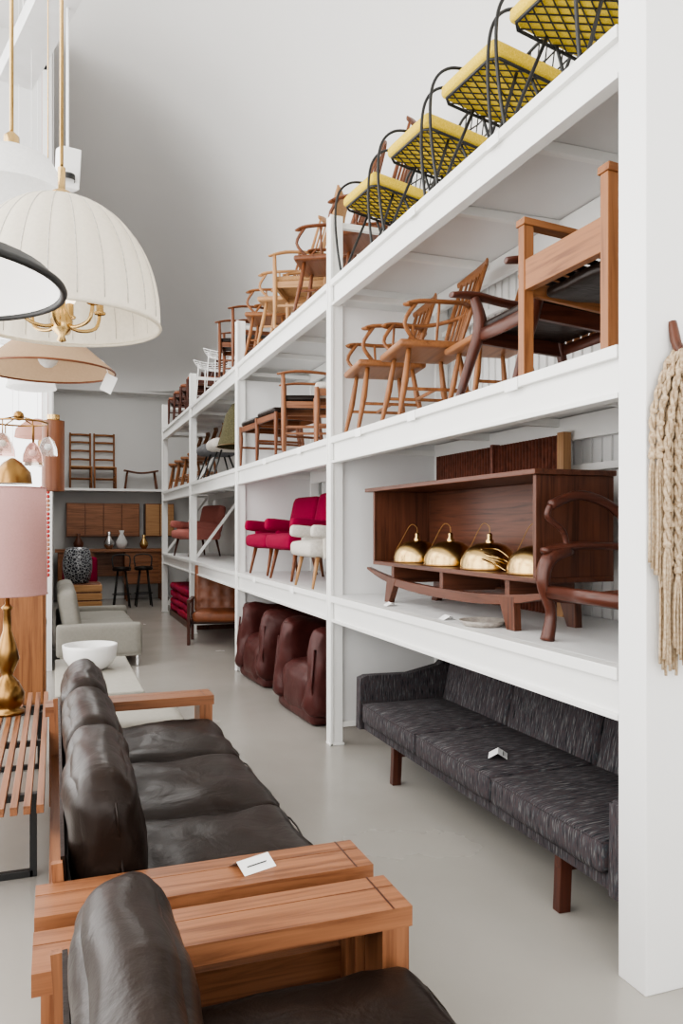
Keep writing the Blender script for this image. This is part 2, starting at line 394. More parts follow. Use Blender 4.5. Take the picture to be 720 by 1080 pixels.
# ------------------------------------------------------------ tweed sofa under shelving
b = B('tweed_sofa')
b.bx(1.88, 2.52, 2.31, 4.74, 0.235, 0.30, TWEED)
L = 2.36/3
for i in range(3):
    yc = 2.33+L*(i+0.5)
    b.cushion((2.14, yc, 0.355), (0.60, L-0.010, 0.13), TWEED, r=0.03, puff=0.014, n=10, wr=0.003, seed=i)
    b.tube(crom([(1.85, yc-L/2+0.01, 0.41), (1.838, yc, 0.413), (1.85, yc+L/2-0.01, 0.41)], 4), 0.005, TWEED, 6)
    b.cushion((2.50, yc, 0.55), (0.13, L-0.012, 0.44), TWEED, r=0.045, puff=0.016, n=10, rot=(0, 0.22, 0))
b.bx(2.55, 2.58, 2.32, 4.74, 0.26, 0.70, TWEED)
for ya in (2.275, 4.775):
    pr = [(1.85, 0.235), (2.60, 0.235), (2.64, 0.74), (2.54, 0.72), (2.42, 0.62), (2.2, 0.575), (1.9, 0.58), (1.855, 0.565)]
    b.prism(pr, 'y', ya-0.035, ya+0.035, TWEEDS)
for yy in (2.68, 4.33):
    b.prism([(1.90, 0.165), (2.5, 0.165), (2.5, 0.235), (1.90, 0.235)], 'y', yy-0.02, yy+0.02, ROSE('x'))
    for xx, sx in ((1.93, -0.01), (2.44, 0.03)):
        b.beam((xx, yy, 0.235), (xx+sx, yy, 0.0), 0.045, 0.055, ROSE('z'), up=(1, 0, 0))
b.done(bevel=0.008)
tag((2.02, 3.33, 0.435), 1.0, 1.0)

# ------------------------------------------------------------ chairs
def windsor(loc, rz=0, W=OAK, arms=True, h=0.85, nsp=7, sc=1.0, name='spindle_armchair', arch=False, hoop_h=0.66):
    b = B(name); w = W('z')
    b.cushion((0, 0, 0.43), (0.46, 0.48, 0.045), W('y'), r=0.02, puff=-0.006, n=8)
    for sx in (-1, 1):
        for sy in (-1, 1):
            b.tube([(sx*0.15, sy*0.16, 0.42), (sx*0.18, sy*0.185, 0.22), (sx*0.225, sy*0.215, 0.0)], [0.014, 0.021, 0.012], w, 8)
        b.tube([(-0.19, sx*0.19, 0.17), (0.19, sx*0.19, 0.17)], 0.011, w, 6)
    b.tube([(0, -0.19, 0.17), (0, 0.19, 0.17)], 0.011, w, 6)
    tilt = 0.13*(h-0.43)/0.42
    for i in range(nsp):
        q = -1+2*i/(nsp-1); y0 = q*0.17; y1 = q*(0.21 if not arch else 0.18)
        zt = h-0.02 if not arch else 0.45+(h-0.47)*math.sqrt(max(0.02, 1-(q*0.93)**2))
        xt = 0.19+tilt*(zt-0.43)/(h-0.43)-0.03*(q*q)
        r = 0.0095 if 0 < i < nsp-1 else 0.014
        b.tube([(0.19-0.03*q*q, y0, 0.44), ((0.19-0.03*q*q+xt)/2, (y0+y1)/2, (0.44+zt)/2), (xt, y1, zt)], [r*0.8, r*1.15, r*0.8], w, 6)
    if arch:
        pts = [(0.16, -0.19, 0.44)]
        for i in range(9):
            q = -1+2*i/8; th = math.pi*(1-(q+1)/2); zz = 0.50+(h-0.50)*math.sin(th)**0.6 if 0 < i < 8 else 0.55
            pts.append((0.19+tilt*(zz-0.43)/(h-0.43)-0.02*q*q, 0.215*q, zz))
        pts.append((0.16, 0.19, 0.44)); b.tube(crom(pts, 4), 0.013, w, 8)
    else:
        pts = [(0.19+tilt-0.05*q*q, q*0.25, h-0.015*q*q) for q in [-1+i/5 for i in range(11)]]
        b.tube(pts, [(0.008, 0.018), (0.012, 0.034), (0.013, 0.038), (0.012, 0.034), (0.008, 0.018)], W('y'), 10)
    if arms:
        z = hoop_h; xb = 0.19+tilt*(z-0.43)/(h-0.43)+0.02
        pts = crom([(-0.17, -0.27, z-0.02), (-0.19, -0.24, z-0.015), (-0.12, -0.265, z), (0.05, -0.28, z), (0.18, -0.22, z+0.01), (xb, 0, z+0.02), (0.18, 0.22, z+0.01), (0.05, 0.28, z), (-0.12, 0.265, z), (-0.19, 0.24, z-0.015), (-0.17, 0.27, z-0.02)], 5)
        b.tube(pts, [(0.026, 0.012), (0.024, 0.013), (0.018, 0.014), (0.018, 0.014), (0.024, 0.013), (0.026, 0.012)], W('x'), 8)
        for sy in (-1, 1):
            b.tube(crom([(-0.12, sy*0.20, 0.44), (-0.20, sy*0.24, 0.54), (-0.13, sy*0.25, z)], 4), 0.013, w, 6)
            b.tube([(0.0, sy*0.21, 0.44), (0.0, sy*0.265, z)], 0.009, w, 6)
    return b.done(loc, rz, bevel=0.002, sc=sc)

def dining(loc, rz=0, W=TEAK, seat=None, h=0.80, arms=True, slats='h', name='dining_chair', sc=1.0, nsl=4, th=1.0):
    b = B(name); wz = W('z'); wx = W('x'); wy = W('y')
    for sy in (-1, 1):
        b.tube([(-0.23, sy*0.26, 0.0), (-0.225, sy*0.255, 0.3), (-0.23, sy*0.265, 0.64 if arms else 0.42)], [0.012*th, 0.022*th, 0.017*th], wz, 8)
        b.tube(crom([(0.28, sy*0.23, 0.0), (0.22, sy*0.225, 0.35), (0.24, sy*0.22, 0.55), (0.33, sy*0.215, h)], 4), [0.012*th, 0.022*th, 0.02*th, 0.013*th], wz, 8)
        b.beam((-0.22, sy*0.245, 0.385), (0.22, sy*0.225, 0.385), 0.02, 0.055, wx)
        b.beam((-0.22, sy*0.245, 0.20), (0.24, sy*0.225, 0.20), 0.015, 0.022, wx)
        if arms:
            b.tube(crom([(-0.28, sy*0.265, 0.635), (-0.12, sy*0.285, 0.655), (0.1, sy*0.265, 0.645), (0.27, sy*0.225, 0.62)], 4), [(0.022*th, 0.008*th), (0.033*th, 0.012*th), (0.022*th, 0.013*th), (0.012*th, 0.014*th)], wx, 8)
    for x in (-0.225, 0.22): b.box((x, 0, 0.385), (0.022, 0.46, 0.055), wy)
    if seat: b.cushion((-0.005, 0, 0.44), (0.47, 0.46, 0.06), seat, r=0.028, puff=0.015, n=8)
    else: b.cushion((0, 0, 0.41), (0.44, 0.47, 0.035), W('x'), r=0.015, puff=-0.005, n=8)
    if slats == 'h':
        for k in range(nsl):
            z = 0.52+(h-0.54)*k/(nsl-1); x = 0.235+0.095*((z-0.5)/(h-0.5))
            pts = [(x+0.03*(1-q*q), q*0.22, z) for q in (-1, -0.5, 0, 0.5, 1)]
            b.tube(pts, (0.007, 0.018) if k < nsl-1 else (0.009, 0.028), wy, 8)
    elif slats == 'v':
        for z, r in ((0.50, 0.014), (h-0.01, 0.024*th)):
            x = 0.235+0.095*((z-0.5)/(h-0.5)); b.tube([(x+0.02*(1-q*q), q*0.22, z) for q in (-1, -0.5, 0, 0.5, 1)], (0.009*th, r), wy, 8)
        for k in range(7):
            q = -0.85+1.7*k/6; b.tube([(0.235+0.02*(1-q*q), q*0.21, 0.5), (0.33+0.02*(1-q*q), q*0.21, h-0.02)], (0.012, 0.005), wz, 6, up=(0, 1, 0))
    elif slats == 'pad':
        b.cushion((0.295, 0, h-0.17), (0.05, 0.44, 0.34), seat, r=0.024, n=8, rot=(0, 0.25, 0))
    return b.done(loc, rz, bevel=0.002, sc=sc)

def wire_yellow(loc, rz=0):
    b = B('wire_dining_chair'); rx = 0.15
    M = Matrix.Rotation(rx, 3, 'Y')
    def T(p): return M @ V(p)+V((0, 0, 0.44))
    b.cushion((0, 0, 0.478), (0.46, 0.47, 0.075), YEL, r=0.03, puff=0.008, n=8, rot=(0, rx, 0))
    z = -0.012; hx, hy = 0.215, 0.22; st = 0.055
    k = -0.45
    while k < 0.45:
        for sgn in (1, -1):
            pts = []
            for t in [i/60*0.9-0.45 for i in range(61)]:
                x = t; y = sgn*(t*0.62)+k
                if abs(x) <= hx and abs(y) <= hy: pts.append((x, y))
            if len(pts) > 2:
                b.beam(T((pts[0][0], pts[0][1], z)), T((pts[-1][0], pts[-1][1], z)), 0.0055, 0.005, BLACKM)
        k += st
    ring = [(-hx, -hy, z), (hx, -hy, z), (hx, hy, z), (-hx, hy, z)]
    rp = []
    for i in range(4):
        a, c = V(ring[i]), V(ring[(i+1) % 4])
        for t in (0.08, 0.35, 0.65, 0.92): rp.append(T(a.lerp(c, t)))
    b.tube(rp, 0.008, BLACKM, 8, True)
    for sy in (-1, 1):
        b.tube(crom([T((-0.05, sy*0.18, z)), (-0.16, sy*0.215, 0.16), (-0.215, sy*0.235, 0.012), (-0.245, sy*0.245, 0.10), (-0.27, sy*0.255, 0.36), (-0.25, sy*0.26, 0.56), (-0.16, sy*0.26, 0.665), (0.0, sy*0.255, 0.69), (0.26, sy*0.235, 0.70)], 6), 0.0085, BLACKM, 8)
        b.tube(crom([T((0.12, sy*0.16, z)), (0.20, sy*0.20, 0.15), (0.235, sy*0.215, 0.010), (0.19, sy*0.225, 0.010), (0.12, sy*0.22, 0.20), T((0.02, sy*0.2, z))], 4), 0.008, BLACKM, 8)
    b.tube(crom([T((0.17, -0.235, z)), (0.24, -0.24, 0.60), (0.27, -0.20, 0.76), (0.285, -0.10, 0.81), (0.285, 0.10, 0.81), (0.27, 0.20, 0.76), (0.24, 0.24, 0.60), T((0.17, 0.235, z))], 6), 0.009, BLACKM, 8)
    for z2 in (0.56, 0.68): b.tube([(0.235+0.09*(z2-0.56), -0.225, z2), (0.265+0.09*(z2-0.56), 0, z2), (0.235+0.09*(z2-0.56), 0.225, z2)], 0.005, BLACKM, 6)
    for k in range(5):
        y = -0.14+0.28*k/4; b.tube([(0.235, y, 0.44), (0.285, y, 0.80)], 0.004, BLACKM, 6)
    return b.done(loc, rz, bevel=0)

for y in (2.80, 3.45, 4.15, 4.92): wire_yellow((2.12, y, L3), 0.08)
windsor((2.20, 5.56, L3), -0.6, CHEST, True, 1.20, 8)
windsor((2.12, 6.20, L3), -0.5, CHEST, True, 1.42, 7, arch=True)
dining((2.14, 6.82, L3), -0.5, MAPLE, fabric('tan_seat', [(0.3, 0.17, 0.08), (0.4, 0.24, 0.12)], 100), 1.24, True, 'pad', name='high_back_armchair')
windsor((2.12, 7.42, L3), -0.5, MAPLE, True, 1.18, 7)
windsor((2.12, 8.02, L3), -0.4, OAK, True, 1.04, 7)
dining((2.12, 8.66, L3), -0.3, CHEST, BLACKL, 0.92, True, 'v')
dining((2.10, 9.30, L3), -0.3, CHEST, BLACKL, 0.84, True, 'h')
def bertoia(loc, rz=0):
    b = B('wire_lounge_chair'); 
    def S(u, v):
        x = -0.26+0.52*min(1, v*1.9)*1.0 if v < 0.52 else 0.26+0.12*(v-0.52)/0.48
        z = 0.44-0.05*math.sin(min(1, v*1.9)*math.pi) if v < 0.52 else 0.44+0.42*(v-0.52)/0.48
        y = u*0.27*(1-0.2*abs(v-0.5)); z += 0.05*u*u
        return (x, y, z)
    for i in range(10):
        u = -1+2*i/9; b.tube([S(u, v/12) for v in range(13)], 0.005, WHITE, 6)
    for j in range(13): b.tube([S(-1+2*i/6, j/12) for i in range(7)], 0.005, WHITE, 6)
    for sy in (-1, 1): b.tube([(-0.2, sy*0.2, 0.44), (-0.22, sy*0.23, 0.008), (0.24, sy*0.23, 0.008), (0.2, sy*0.2, 0.44)], 0.008, WHITE, 6)
    return b.done(loc, rz, bevel=0)
bertoia((2.08, 9.98, L3), -0.4); bertoia((2.08, 10.72, L3), -0.4)
for y in (11.80, 12.47, 13.14, 13.81): dining((2.12, y, L3), -0.3, ROSE, COGN, 0.90, False, 'v')

# bay 1, level 2
windsor((2.10, 4.93, L2), -0.15, OAK, True, 0.90, 8)
windsor((2.12, 4.33, L2), -0.15, OAK, True, 0.94, 8)
windsor((2.32, 3.89, L2), -0.10, OAK, False, 0.98, 8, name='spindle_chair', sc=0.9)
b = B('sculpted_walnut_armchair')
for sy in (-1, 1):
    b.tube(crom([(-0.34, sy*0.28, 0.0), (-0.27, sy*0.27, 0.22), (-0.22, sy*0.26, 0.40), (-0.25, sy*0.27, 0.54)], 5), [0.018, 0.028, 0.036, 0.024], ROSE('z'), 10)
    b.tube(crom([(0.34, sy*0.26, 0.0), (0.25, sy*0.25, 0.30), (0.26, sy*0.24, 0.45), (0.36, sy*0.23, 0.68)], 5), [0.016, 0.028, 0.028, 0.018], ROSE('z'), 10)
    b.tube(crom([(-0.38, sy*0.27, 0.545), (-0.24, sy*0.285, 0.555), (-0.02, sy*0.275, 0.525), (0.17, sy*0.26, 0.53), (0.33, sy*0.24, 0.60)], 5), [(0.024, 0.014), (0.045, 0.020), (0.03, 0.022), (0.022, 0.024), (0.018, 0.024)], ROSE('x'), 10)
    b.beam((-0.22, sy*0.26, 0.34), (0.26, sy*0.245, 0.30), 0.028, 0.075, ROSE('x'))
b.tube([(-0.225, -0.26, 0.345), (-0.235, 0, 0.335), (-0.225, 0.26, 0.345)], (0.014, 0.035), ROSE('y'), 10); b.tube([(0.26, -0.25, 0.30), (0.26, 0.25, 0.30)], (0.014, 0.03), ROSE('y'), 10)
b.cushion((0.02, 0, 0.375), (0.48, 0.48, 0.05), BLACKL, r=0.022, puff=0.01, n=8, rot=(0, 0.08, 0))
b.tube([(0.36+0.04*(1-q*q), q*0.26, 0.67) for q in (-1, -0.5, 0, 0.5, 1)], (0.016, 0.045), ROSE('y'), 10)
for k in range(7):
    q = -0.86+1.72*k/6; b.tube([(0.265, q*0.23, 0.32), (0.29+0.02*(1-q*q), q*0.23, 0.48), (0.37+0.03*(1-q*q), q*0.23, 0.65)], (0.018, 0.006), OAK('z'), 6, up=(0, 1, 0))
b.done((2.26, 3.28, L2), -0.03, bevel=0.002)
b = B('teak_armchair_frame')
for x, hgt in ((0.03, 0.65), (0.58, 0.60)):
    for y in (-0.27, 0.27): b.bx(x-0.025, x+0.025, y-0.022, y+0.022, 0, hgt, OAK('z'))
for y in (-0.27, 0.27):
    b.beam((0.0, y, 0.665), (0.66, y, 0.615), 0.065, 0.03, OAK('x'))
    b.beam((0.04, y, 0.42), (0.62, y, 0.36), 0.025, 0.13, OAK('x'))
b.bx(0.01, 0.05, -0.25, 0.25, 0.37, 0.50, OAK('y')); b.bx(0.56, 0.60, -0.25, 0.25, 0.30, 0.40, OAK('y'))
for k in range(7): b.beam((0.05, -0.21+0.07*k, 0.405), (0.58, -0.21+0.07*k, 0.345), 0.045, 0.006, BLACKM)
b.cushion((0.32, 0, 0.36), (0.46, 0.44, 0.05), BLACKL, r=0.02, wr=0.01, n=8)
b.done((1.86, 2.62, L2), 0.0, bevel=0.006)

# bay 2 level 2
for y in (7.95, 7.25): dining((2.10, y, L2), 0.1, CHEST, BLACKL, 0.52, False, 'none', name='upholstered_stool')
dining((2.08, 6.50, L2), -0.3, TEAK, BLACKL, 0.88, True, 'h')
dining((2.15, 5.82, L2), -0.3, TEAK, CREAMF, 0.98, False, 'pad', name='high_back_chair')
b = B('felt_bell_lampshade')
b.lathe([(0.34, 0), (0.335, 0.03), (0.29, 0.18), (0.25, 0.36), (0.17, 0.50), (0.05, 0.56), (0.001, 0.565)], (0, 0, 0), fabric('olive_felt', [(0.06, 0.055, 0.03), (0.1, 0.09, 0.05)], 60), 32); b.lathe([(0.36, 0), (0.335, 0.015)], (0,0,0), DBRASS, 32)
b.lathe([(0.18, -0.30), (0.18, -0.28), (0.02, -0.27), (0.02, 0.0)], (0, 0, 0), BLACKM, 24)
b.done((2.12, 9.10, L2+0.30), bevel=0)
def shell(loc, rz=0, mat=CREAMF, name='shell_chair'):
    b = B(name)
    b.cushion((0, 0, 0.42), (0.52, 0.54, 0.14), mat, r=0.06, puff=0.01, n=8); b.cushion((0.25, 0, 0.62), (0.10, 0.52, 0.38), mat, r=0.045, n=8, rot=(0, 0.3, 0))
    for sx in (-1, 1):
        for sy in (-1, 1): b.tube([(sx*0.12, sy*0.14, 0.36), (sx*0.24, sy*0.24, 0)], [0.013, 0.009], BLACKM, 8)
    return b.done(loc, rz, bevel=0)
shell((2.12, 10.1, L2)); shell((2.12, 10.85, L2), 0, GREYF)
for y in (11.85, 12.5, 13.2, 13.9): windsor((2.10, y, L2), -0.2, OAK, False, 0.9, 6, name='spindle_chair')

def armchair(loc, rz=0, mat=MAG, W=CHEST, name='upholstered_armchair', sc=1.0, arms=True):
    b = B(name)
    b.cushion((-0.02, 0, 0.36), (0.62, 0.62, 0.14), mat, r=0.05, puff=0.02, n=8)
    b.cushion((0.27, 0, 0.60), (0.15, 0.66, 0.48), mat, r=0.065, n=8, rot=(0, 0.22, 0))
    if arms:
        for sy in (-1, 1):
            b.cushion((-0.02, sy*0.33, 0.50), (0.60, 0.09, 0.12), mat, r=0.045, n=8, rot=(0, 0.10, 0))
            b.cushion((0.02, sy*0.33, 0.38), (0.44, 0.06, 0.22), mat, r=0.028, n=8)
    for sx in (-1, 1):
        for sy in (-1, 1): b.tube([(sx*0.22, sy*0.24, 0.30), (sx*0.28, sy*0.27, 0)], [0.022, 0.012], W('z'), 8)
    return b.done(loc, rz, bevel=0, sc=sc)
armchair((2.20, 7.80, L1), 0.1, sc=0.95); armchair((2.20, 6.95, L1), 0.1, sc=0.97)
armchair((2.12, 6.05, L1), 0.0, CREAMF, MAPLE, 'cream_lounge_chair', 0.86, True)
armchair((2.2, 13.0, L1), 0.3, fabric('dusty_rose', [(0.35, 0.12, 0.10), (0.5, 0.2, 0.17)], 100), ROSE, 'rose_armchair')
def bean(loc, rz, seed):
    b = B('burgundy_lounge_chair')
    b.cushion((-0.02, 0, 0.22), (0.78, 0.66, 0.42), BURG, r=0.12, puff=0.05, n=14, wr=0.025, seed=seed)
    b.cushion((0.28, 0, 0.50), (0.26, 0.86, 0.72), BURG, r=0.12, puff=0.0, n=14, wr=0.03, seed=seed+1, rot=(0, 0.12, 0))
    for sy in (-1, 1):
        b.cushion((-0.02, sy*0.37, 0.38), (0.80, 0.20, 0.70), BURG, r=0.095, n=16, wr=0.035, seed=seed+2+sy, rot=(0, 0.13, 0))
        b.tube([(-0.37, sy*0.42, 0.08), (-0.42, sy*0.44, 0.32), (-0.39, sy*0.43, 0.60)], 0.010, BURG, 8)
    b.cushion((0, 0, 0.06), (0.82, 0.86, 0.12), BURG, r=0.05, n=10, wr=0.005, seed=seed)
    return b.done(loc, rz, bevel=0)
bean((2.24, 7.72, 0.0), 0.05, 1); bean((2.24, 6.20, 0.0), 0.05, 5)
b = B('tufted_leather_chair')
tf = [(y, z) for y in (-0.24, -0.08, 0.08, 0.24) for z in (-0.22, -0.07, 0.08, 0.22)]
b.cushion((0.25, 0, 0.72), (0.13, 0.66, 0.68), COGN, r=0.05, n=26, rot=(0, 0.15, 0), tuft=tf)
b.cushion((-0.05, 0, 0.37), (0.66, 0.62, 0.14), COGN, r=0.05, puff=0.01, n=10)
for sy in (-1, 1):
    b.bx(-0.36, 0.26, sy*0.36-0.025, sy*0.36+0.025, 0.56, 0.60, ROSE('x'))
    for x in (-0.32, 0.22): b.bx(x-0.03, x+0.03, sy*0.36-0.02, sy*0.36+0.02, 0, 0.56, ROSE('z'))
    b.bx(-0.32, 0.24, sy*0.36-0.015, sy*0.36+0.015, 0.22, 0.30, ROSE('x'))
b.bx(-0.02, 0.01, -0.35, 0.35, 0.24, 0.29, ROSE('y'))
b.done((2.06, 10.55, 0), 1.32, bevel=0.004, sc=0.98)
b = B('red_blanket_stack')
for k in range(4): b.cushion((0, 0.02*k, 0.16+0.12*k), (0.7, 2.2-0.1*k, 0.13), REDF, r=0.05, n=10, wr=0.03, seed=k)
b.bx(-0.35, 0.35, -1.1, 1.1, 0, 0.10, WALN('y')); b.done((2.24, 12.9, 0), bevel=0)

# ------------------------------------------------------------ level 1 bay 1: bookshelf
b = B('open_wood_bookshelf')
x0, x1, y0, y1, z0, z1 = 2.0, 2.42, 2.98, 4.88, L1+0.235, L1+0.72
b.bx(x0-0.02, x1, y0-0.02, y1+0.10, z1, z1+0.025, WALN('y')); b.bx(x0, x1, y0, y1, z0, z0+0.025, WALN('y'))
b.bx(x0, x1, y0, y0+0.025, z0+0.025, z1, WALN('z')); b.bx(x0, x1, y1-0.025, y1, z0+0.025, z1, WALN('z'))
b.bx(x1-0.015, x1, y0+0.025, y1-0.025, z0+0.025, z1, WALN('y'))
for xx in (x0+0.03, x1-0.05):
    top = [(y, L1+0.145+0.06*abs((y-3.93)/1.05)**2.6) for y in [2.84+2.18*i/16 for i in range(17)]]
    bot = [(y, z-0.055+0.04*abs((y-3.93)/1.09)**3) for y, z in top]
    b.prism(top+bot[::-1], 'x', xx-0.0175, xx+0.0175, WALN('y'))
    for yy in (3.25, 4.6):
        s = 1 if yy < 3.9 else -1
        b.prism([(yy-0.07, L1+0.16), (yy+0.07, L1+0.16), (yy+0.05-0.06*s, L1), (yy-0.02-0.06*s, L1)], 'x', xx-0.02, xx+0.02, WALN('z'))
for yy in (3.25, 3.93, 4.6): b.bx(x0+0.02, x1-0.03, yy-0.02, yy+0.02, L1+0.13, z0, WALN('x'))
b.done(bevel=0.003)
def dome(loc, r, rz=0):
    b = B('brass_dome_pendant')
    pr = [(r, 0), (r, r*0.12)]+[(r*max(math.cos(t), 0)**0.8, r*(0.12+0.78*math.sin(t))) for t in [math.pi/2*i/12*0.96 for i in range(1, 13)]]+[(0.001, r*0.9)]
    b.lathe(pr, (0, 0, 0.004), BRASS, 36); b.lathe([(r*1.0, 0.0), (r*1.02, 0.004), (r*1.0, 0.012)], (0, 0, 0), DBRASS, 36)
    z = r*0.90
    b.lathe([(r*0.14, z), (r*0.14, z+0.012), (0.014, z+0.02), (0.014, z+0.045), (0.009, z+0.05), (0.001, z+0.052)], (0, 0, 0.002), BRASS, 16)
    b.tube(crom([(0, 0, z+0.05), (0.0, 0.01, z+0.09), (-0.02, 0.05, z+0.10), (-0.05, 0.11, z+0.0), (-0.07, r+0.01, 0.05), (-0.03, r+0.03, 0.008)], 5), 0.0016, DBRASS, 6)
    return b.done(loc, rz, bevel=0)
zz = z0+0.0255
for (x, y, r) in ((2.17, 4.55, 0.150), (2.17, 4.10, 0.155), (2.17, 3.66, 0.155), (2.17, 3.21, 0.15)): dome((x, y, zz), r, 0.25*y-1)
b = B('coiled_brass_cord')
b.tube(crom([(0.06*math.cos(t*0.9)*(1+0.2*math.sin(t*3)), 0.07*math.sin(t*0.9), 0.006+0.004*t+0.05*abs(math.sin(t*0.5))) for t in range(18)], 4), 0.004, BRASS, 6)
b.done((2.06, 3.42, zz), bevel=0)
b = B('sculpted_lounge_chair_frame')
for sy in (-1, 1):
    b.tube(crom([(0.02, sy*0.28, 0.0), (0.04, sy*0.28, 0.12), (0.0, sy*0.28, 0.25), (0.03, sy*0.28, 0.35), (0.14, sy*0.28, 0.395)], 5), [(0.030, 0.034), (0.022, 0.026), (0.026, 0.036), (0.032, 0.040), (0.030, 0.024)], ROSE('z'), 10, up=(0, 1, 0))
    b.tube(crom([(0.0, sy*0.28, 0.385), (0.16, sy*0.29, 0.405), (0.38, sy*0.28, 0.40), (0.54, sy*0.26, 0.38)], 5), [(0.022, 0.014), (0.040, 0.018), (0.030, 0.018), (0.018, 0.020)], ROSE('x'), 10)
    b.tube(crom([(0.58, sy*0.26, 0.0), (0.52, sy*0.26, 0.22), (0.53, sy*0.25, 0.42), (0.60, sy*0.24, 0.60)], 5), [0.018, 0.026, 0.022, 0.016], ROSE('z'), 10)
    b.beam((0.02, sy*0.27, 0.20), (0.54, sy*0.25, 0.14), 0.022, 0.06, ROSE('x'))
    b.tube(crom([(0.03, sy*0.27, 0.58), (0.18, sy*0.275, 0.625), (0.34, sy*0.27, 0.58), (0.45, sy*0.265, 0.48), (0.48, sy*0.265, 0.39)], 5), (0.016, 0.022), ROSE('x'), 10)
    b.tube(crom([(0.03, sy*0.27, 0.58), (0.02, sy*0.275, 0.53), (0.10, sy*0.28, 0.47), (0.12, sy*0.28, 0.40)], 5), 0.013, ROSE('x'), 10)
b.tube(crom([(0.60, -0.25, 0.58), (0.57, -0.2, 0.63), (0.62, 0, 0.66), (0.57, 0.2, 0.63), (0.60, 0.25, 0.58)], 5), (0.014, 0.035), ROSE('y'), 10)
b.tube([(0.01, -0.28, 0.21), (0.01, 0.28, 0.21)], (0.014, 0.03), ROSE('y'), 8); b.tube([(0.535, -0.25, 0.14), (0.535, 0.25, 0.14)], (0.014, 0.03), ROSE('y'), 8)
for k in range(5): b.tube([(0.54, -0.18+0.09*k, 0.16), (0.605, -0.18+0.09*k, 0.63)], 0.009, ROSE('z'), 6)
b.done((1.955, 2.58, L1), 0, bevel=0)
b = B('slatted_bamboo_screen'); RB = plain('red_bamboo', (0.16, 0.052, 0.032), 0.5, var=0.4, nscale=25)
for k in range(44):
    y = 3.66+k*0.0335; b.tube([(2.60, y, L1), (2.60, y, L1+0.99)], 0.0135, RB, 6)
for z in (0.12, 0.32, 0.52, 0.72): b.bx(2.580, 2.588, 3.64, 5.14, L1+z-0.005, L1+z+0.005, RB)
b.bx(2.575, 2.625, 3.58, 3.635, L1, L1+1.0, MAPLE('z')); b.bx(2.570, 2.622, 4.30, 4.33, L1, L1+1.0, RB)
b.done(bevel=0)
b = B('slatted_wood_panel')
for k in range(16): b.bx(2.70-0.04, 2.70-0.02, 4.2+k*0.055, 4.235+k*0.055, 0.0, 0.86, ROSE('z'))
b.bx(2.68, 2.69, 4.18, 5.1, 0.1, 0.14, ROSE('y')); b.bx(2.68, 2.69, 4.18, 5.1, 0.72, 0.76, ROSE('y'))
b.done(bevel=0)
tag((1.94, 4.45, L1+0.001), 1.4, 0.8); tag((1.94, 3.7, L1+0.001), 1.4, 0.8)
b = B('ceramic_ashtray'); b.lathe([(0.001, 0), (0.09, 0), (0.12, 0.03), (0.115, 0.03), (0.085, 0.008), (0.001, 0.008)], (0, 0, 0), plain('stoneware', (0.3, 0.27, 0.24), 0.4, var=0.3, nscale=40), 28); b.done((1.98, 3.40, L1), bevel=0)

# ------------------------------------------------------------ macrame
b = B('macrame_wall_hanging')
b.tube(crom([(0.0, 0, 0.10), (0.0, -0.02, 0.02), (0.02, -0.035, -0.02), (0.06, -0.035, -0.01), (0.08, -0.03, 0.05)], 5), [(0.014, 0.014), (0.022, 0.018), (0.022, 0.018), (0.010, 0.010)], WALN('z'), 8)
NC = 26
for c in range(NC):
    f = c/(NC-1); x = -0.10+0.36*f; layer = c % 3; yb = -0.02-0.017*layer; xt = 0.0+0.10*f
    kl = 0.66+0.08*math.sin(c*1.7); tot = 0.92+0.12*R.random()
    if f < 0.08: kl, tot = 0.35, 0.55+0.2*R.random()
    def P(q, ph, amp):
        sp = min(1, q*3.2)**0.6
        return V((xt+(x-xt)*sp+amp*math.cos(q*62*tot+ph), yb+amp*math.sin(q*62*tot+ph), -q*tot))
    # braided cord section (two strands twisted together), then loose fringe
    for ph in (0, math.pi):
        pts = [P(i/70*(kl/tot), ph+c, 0.0062) for i in range(71)]
        b.tube(pts, 0.0066, ROPE, 6)
    for j in range(1, 9):
        q = (kl/tot)*j/8.5; p = P(q, 0, 0.0)
        if (j+c) % 2: b.sphere((p.x, p.y-0.004, p.z), 0.0135, ROPE, 8, 0.8)
    p0 = P(kl/tot, 0, 0.0); b.sphere(p0, 0.015, ROPE, 8)
    for k in range(3):
        dx = (k-1)*0.010
        b.tube(crom([p0, p0+V((dx, 0, -0.06)), p0+V((dx*1.4+0.004*math.sin(c+k), 0.004*(k-1), -(tot-kl)*0.6)), p0+V((dx*1.2, 0, -(tot-kl)-0.02*k))], 4), [0.0045, 0.005, 0.004, 0.005], ROPE, 6)
b.done((1.93, 2.085, 2.13), bevel=0)

# ------------------------------------------------------------ left-side aisle furniture
b = B('slatted_bench')
for k in range(12): b.bx(-0.62+k*0.050, -0.62+k*0.050+0.028, 3.42, 5.75, 0.385, 0.42, TEAK('y'))
for y in (3.7, 4.6, 5.5): b.bx(-0.61, -0.045, y-0.02, y+0.02, 0.355, 0.384, BLACKM)
for y in (3.75, 5.4):
    for x in (-0.58, -0.09): b.bx(x-0.015, x+0.015, y-0.015, y+0.015, 0, 0.36, BLACKM)
    b.bx(-0.58, -0.09, y-0.015, y+0.015, 0.0, 0.03, BLACKM)
b.done(bevel=0.002)
b = B('brass_table_lamp')
b.lathe([(0.001, 0), (0.10, 0), (0.10, 0.02), (0.07, 0.03), (0.09, 0.06), (0.10, 0.12), (0.065, 0.19), (0.03, 0.23), (0.045, 0.27), (0.07, 0.33), (0.05, 0.42), (0.025, 0.50), (0.02, 0.62), (0.035, 0.64), (0.014, 0.66), (0.014, 0.75)], (0, 0, 0), DBRASS, 32)
b.lathe([(0.225, 0.72), (0.22, 1.36)], (0, 0, 0), PINKSH, 120, 60, 0.008)
